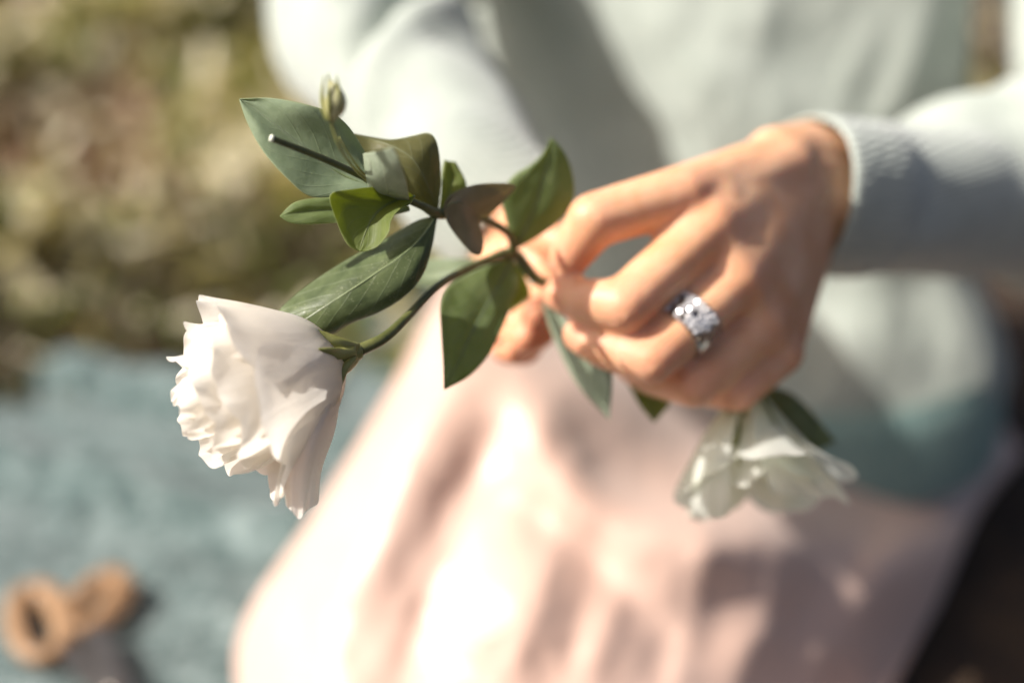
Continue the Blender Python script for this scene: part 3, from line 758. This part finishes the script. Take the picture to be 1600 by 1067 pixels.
def rail_petal(l, c, r, parent, mat, puff=.003, wav=.002, seed=0, n=34, m=12):
    V = []; UV = []
    for i in range(n):
        t = i / (n - 1); a_, b_, c_ = catmull(l, t), catmull(c, t), catmull(r, t)
        for j in range(-m, m + 1):
            s = j / m
            q = a_ * (s * (s - 1) / 2) + b_ * (1 - s * s) + c_ * (s * (s + 1) / 2)
            q = q.copy(); rim = t ** 4
            q[2] += wav * (noise.noise(Vector((s * 2.2 + seed, t * 2.6, seed))) + rim * 1.5 * noise.noise(Vector((s * 5, seed, 3))))
            q[1] += 10 * rim * noise.noise(Vector((s * 1.7, seed * 2, 8))) - 5 * rim * s * s; q[0] += 5 * rim * noise.noise(Vector((s * 2, seed * 2, 4)))
            V.append(P(*q)); UV.append((t, .5 + .5 * s))
    o = link('petal', V, grid_faces(n, 2 * m + 1), mat, parent, UV); subsurf(o, 1); return o
# drooping outer petal at the lower right of the bloom
rail_petal([(528,556,.530),(500,620,.515),(462,690,.508),(444,745,.509),(446,796,.512)],
           [(534,560,.529),(518,625,.515),(492,690,.508),(478,745,.508),(471,806,.510)],
           [(540,562,.533),(532,620,.528),(523,675,.524),(503,735,.520),(498,788,.518)], bloom_core, M_petal, seed=3.3)
rail_petal([(524,556,.529),(488,610,.510),(452,680,.505),(436,740,.506),(426,796,.507)],
           [(528,558,.529),(496,618,.511),(462,690,.506),(444,742,.507),(434,786,.508)],
           [(532,560,.530),(506,628,.513),(474,700,.508),(452,745,.509),(443,776,.510)], bloom_core, M_petal, seed=6.1, wav=.0012)
# broad upper petal
rail_petal([(536,545,.532),(505,532,.530),(462,503,.529),(420,488,.529),(390,485,.530),(366,482,.532)],
           [(534,552,.526),(498,556,.515),(455,540,.508),(412,524,.507),(376,508,.511),(344,494,.518)],
           [(532,560,.524),(490,590,.508),(445,596,.501),(410,584,.500),(382,564,.503),(362,540,.510)], bloom_core, M_petal, seed=9.4)
# calyx and sepals
tube('calyx', [P(566,549,.531), P(556,550,.5305), P(546,553,.530), P(534,557,.530), P(522,560,.530)], [.0024, .0040, .0054, .0066, .0060], M_calyx, main, 24, 20)
def sepal(pts, w, parent=main):
    V = []; UV = []; n = 24; C = [Vector(P(*catmull(np.array(pts, float), i / (n - 1)))) for i in range(n)]
    for i in range(n):
        t = i / (n - 1); d = (C[min(i + 1, n - 1)] - C[max(i - 1, 0)]).normalized(); vw = (C[i] - CAM).normalized(); s = d.cross(vw).normalized()
        ww = w * (math.sin(math.pi * min(1, .25 + .35 * t)) if t < .5 else (1 - t) * 2 * .92 + .02)
        for j in range(5): q = j / 4 * 2 - 1; V.append(C[i] + s * q * ww + vw * .0012 * q * q); UV.append((t, j / 4))
    o = link('sepal', V, grid_faces(n, 5), M_calyx, parent, UV); solidify(o, .0006); return o
sepal([(560,545,.527),(535,538,.521),(505,528,.518),(478,513,.516),(452,500,.518)], .0024)
sepal([(556,556,.525),(536,580,.520),(528,605,.519),(521,632,.518)], .0015)
sepal([(556,548,.524),(530,552,.518),(508,548,.511),(498,545,.509)], .0022)

# second flower, half hidden behind her hand
second = empty('flower_stem', P(1000, 520, .63), 'half open greenish white flower hanging below the ringed hand', 'flower')
tube('stem', [P(834,434,.607), P(880,462,.618), P(950,500,.632), P(1050,560,.642), P(1120,590,.648), P(1165,612,.650)], [.0019] * 6, M_stem, second, 50, 12)
tube('cut_end', [P(836,437,.6068), P(831,436,.6058)], [.0024, .0023], M_cut, second, 4, 14)
Q0 = P(1166, 612, .640); QA = cdir(.10, -.90, .42)
QE1 = (RT - QA * RT.dot(QA)).normalized(); QE2 = QA.cross(QE1)
qc = tube('bloom', [Q0 - QA * .002, Q0 + QA * .004, Q0 + QA * .012, Q0 + QA * .018], [.003, .0055, .0062, .003], M_calyx, second, 20, 16)
bell = [(.002, .004), (.013, .011), (.024, .0170), (.034, .024), (.042, .032), (.047, .040)]
bel2 = [(.004, .003), (.016, .008), (.028, .0125), (.038, .017), (.046, .022), (.050, .026)]
for i in range(5): petal(qc, M_petal2, Q0, QA, QE1, QE2, i * 2 * math.pi / 5 + .2, .66, bell, .30, .005, 4, 3.1 + i * 1.3)
for i in range(4): petal(qc, M_petal2, Q0, QA, QE1, QE2, i * 2 * math.pi / 4 + .7, .75, bel2, .25, .004, 4, 13.1 + i * 1.9)
rail_petal([(1150,620,.630),(1112,660,.624),(1078,720,.622),(1056,765,.624),(1052,785,.627)],
           [(1156,622,.622),(1128,670,.610),(1100,730,.604),(1090,780,.604),(1092,803,.606)],
           [(1164,622,.620),(1148,670,.606),(1140,730,.600),(1142,780,.601),(1140,808,.604)], qc, M_petal2, seed=14.2)
rail_petal([(1176,620,.622),(1176,660,.610),(1185,710,.604),(1200,750,.604),(1206,768,.606)],
           [(1186,620,.624),(1204,660,.616),(1230,710,.612),(1262,755,.612),(1282,780,.614)],
           [(1196,620,.628),(1230,658,.626),(1268,700,.626),(1306,750,.628),(1330,788,.630)], qc, M_petal2, seed=17.9)
for (pts, w) in [([(1150,618,.624),(1146,650,.616),(1148,690,.611),(1155,725,.610)], .003), ([(1185,618,.624),(1205,660,.618),(1240,720,.614),(1270,760,.616)], .0026)]:
    sepal(pts, w, second)
for i, (lab, l, c, r, mt) in enumerate([
 ('pale grey green leaf hanging below the fingertips', [(846,455,.606),(852,490,.610),(872,545,.613),(904,604,.612),(952,656,.606)], [(850,455,.606),(868,495,.604),(897,545,.603),(926,595,.603),(952,656,.606)], [(856,455,.606),(882,498,.600),(920,548,.595),(955,576,.594),(952,656,.606)], M_leaf_pale),
 ('dark leaf under the knuckles', [(960,560,.63),(978,594,.625),(1000,634,.62),(1022,660,.617)], [(975,560,.63),(1000,595,.626),(1018,630,.621),(1022,660,.617)], [(1000,560,.63),(1032,594,.628),(1047,628,.624),(1022,660,.617)], M_leaf),
 ('dark pointed leaf beside the hanging flower', [(1160,600,.65),(1198,625,.648),(1222,672,.644),(1258,706,.64),(1306,690,.638)], [(1165,598,.65),(1215,622,.646),(1245,652,.642),(1275,676,.639),(1306,690,.638)], [(1170,596,.65),(1232,612,.648),(1262,636,.645),(1284,662,.641),(1306,690,.638)], M_leaf_dark)]):
    o = rail_leaf('leaf', l, c, r, mt, second, seed=30 + i); o['label'] = lab

# ------------------------------------------------------------------ scissors on the blanket
def G0(px, py, z=0.0):     # pixel -> point on a horizontal plane at height z
    p = P(px, py, 1.0); d = p - CAM; return CAM + d * ((z - CAM_H) / d.z)
sc = empty('scissors', G0(110, 990), 'tan handled tailor scissors lying on the teal blanket', 'scissors')
sc.location.z = 0
def loop_handle(cpx, cpy, lx, ly, ang, rt, z):
    c = G0(cpx, cpy, z); V = []; n_, m_ = 56, 14; ca, sa = math.cos(ang), math.sin(ang)
    for i in range(n_):
        a = 2 * math.pi * i / n_; ex = math.copysign(abs(math.cos(a)) ** .85, math.cos(a)); ey = math.copysign(abs(math.sin(a)) ** .9, math.sin(a))
        x, y = ex * lx, ey * ly; nx, ny = math.cos(a) / lx, math.sin(a) / ly; l_ = math.hypot(nx, ny); nx /= l_; ny /= l_
        rr = rt * (1 + .18 * math.sin(a + .4))
        for j in range(m_):
            b_ = 2 * math.pi * j / m_; X, Y = x + nx * rr * math.cos(b_), y + ny * rr * math.cos(b_)
            V.append(c + Vector((X * ca - Y * sa, X * sa + Y * ca, rr * .9 * math.sin(b_))))
    F = [(i * m_ + j, i * m_ + (j + 1) % m_, ((i + 1) % n_) * m_ + (j + 1) % m_, ((i + 1) % n_) * m_ + j) for i in range(n_) for j in range(m_)]
    return link('handle', V, F, M_handle, sc)
loop_handle(62, 974, .0140, .036, R(24), .0078, .018)
loop_handle(148, 944, .0122, .028, R(-12), .0078, .019)
def blade(p0, p1, w0, w1, z, th):
    a, b_ = G0(*p0, z), G0(*p1, z); d = (b_ - a).normalized(); s = Vector((-d.y, d.x, 0)); V = []
    for (t, w) in ((0, w0), (.3, w0 * 1.1), (.6, w0), (1, w1)):
        q = a.lerp(b_, t)
        for (ss, zz_) in ((-1, 0), (1, 0), (1, th * .4), (.2, th), (-1, th)): V.append(q + s * ss * w + Vector((0, 0, zz_)))
    F = grid_faces(4, 5, True) + [(4, 3, 2, 1, 0), (15, 16, 17, 18, 19)]
    return link('blade', V, F, M_steel, sc, smooth=False)
blade((96, 1000), (262, 1190), .008, .003, .018, .003)
blade((150, 985), (236, 1210), .008, .003, .0215, .003)
tube('pivot', [G0(178, 1080, .017), G0(178, 1080, .029)], [.005, .0045], M_steel, sc, 4, 16)
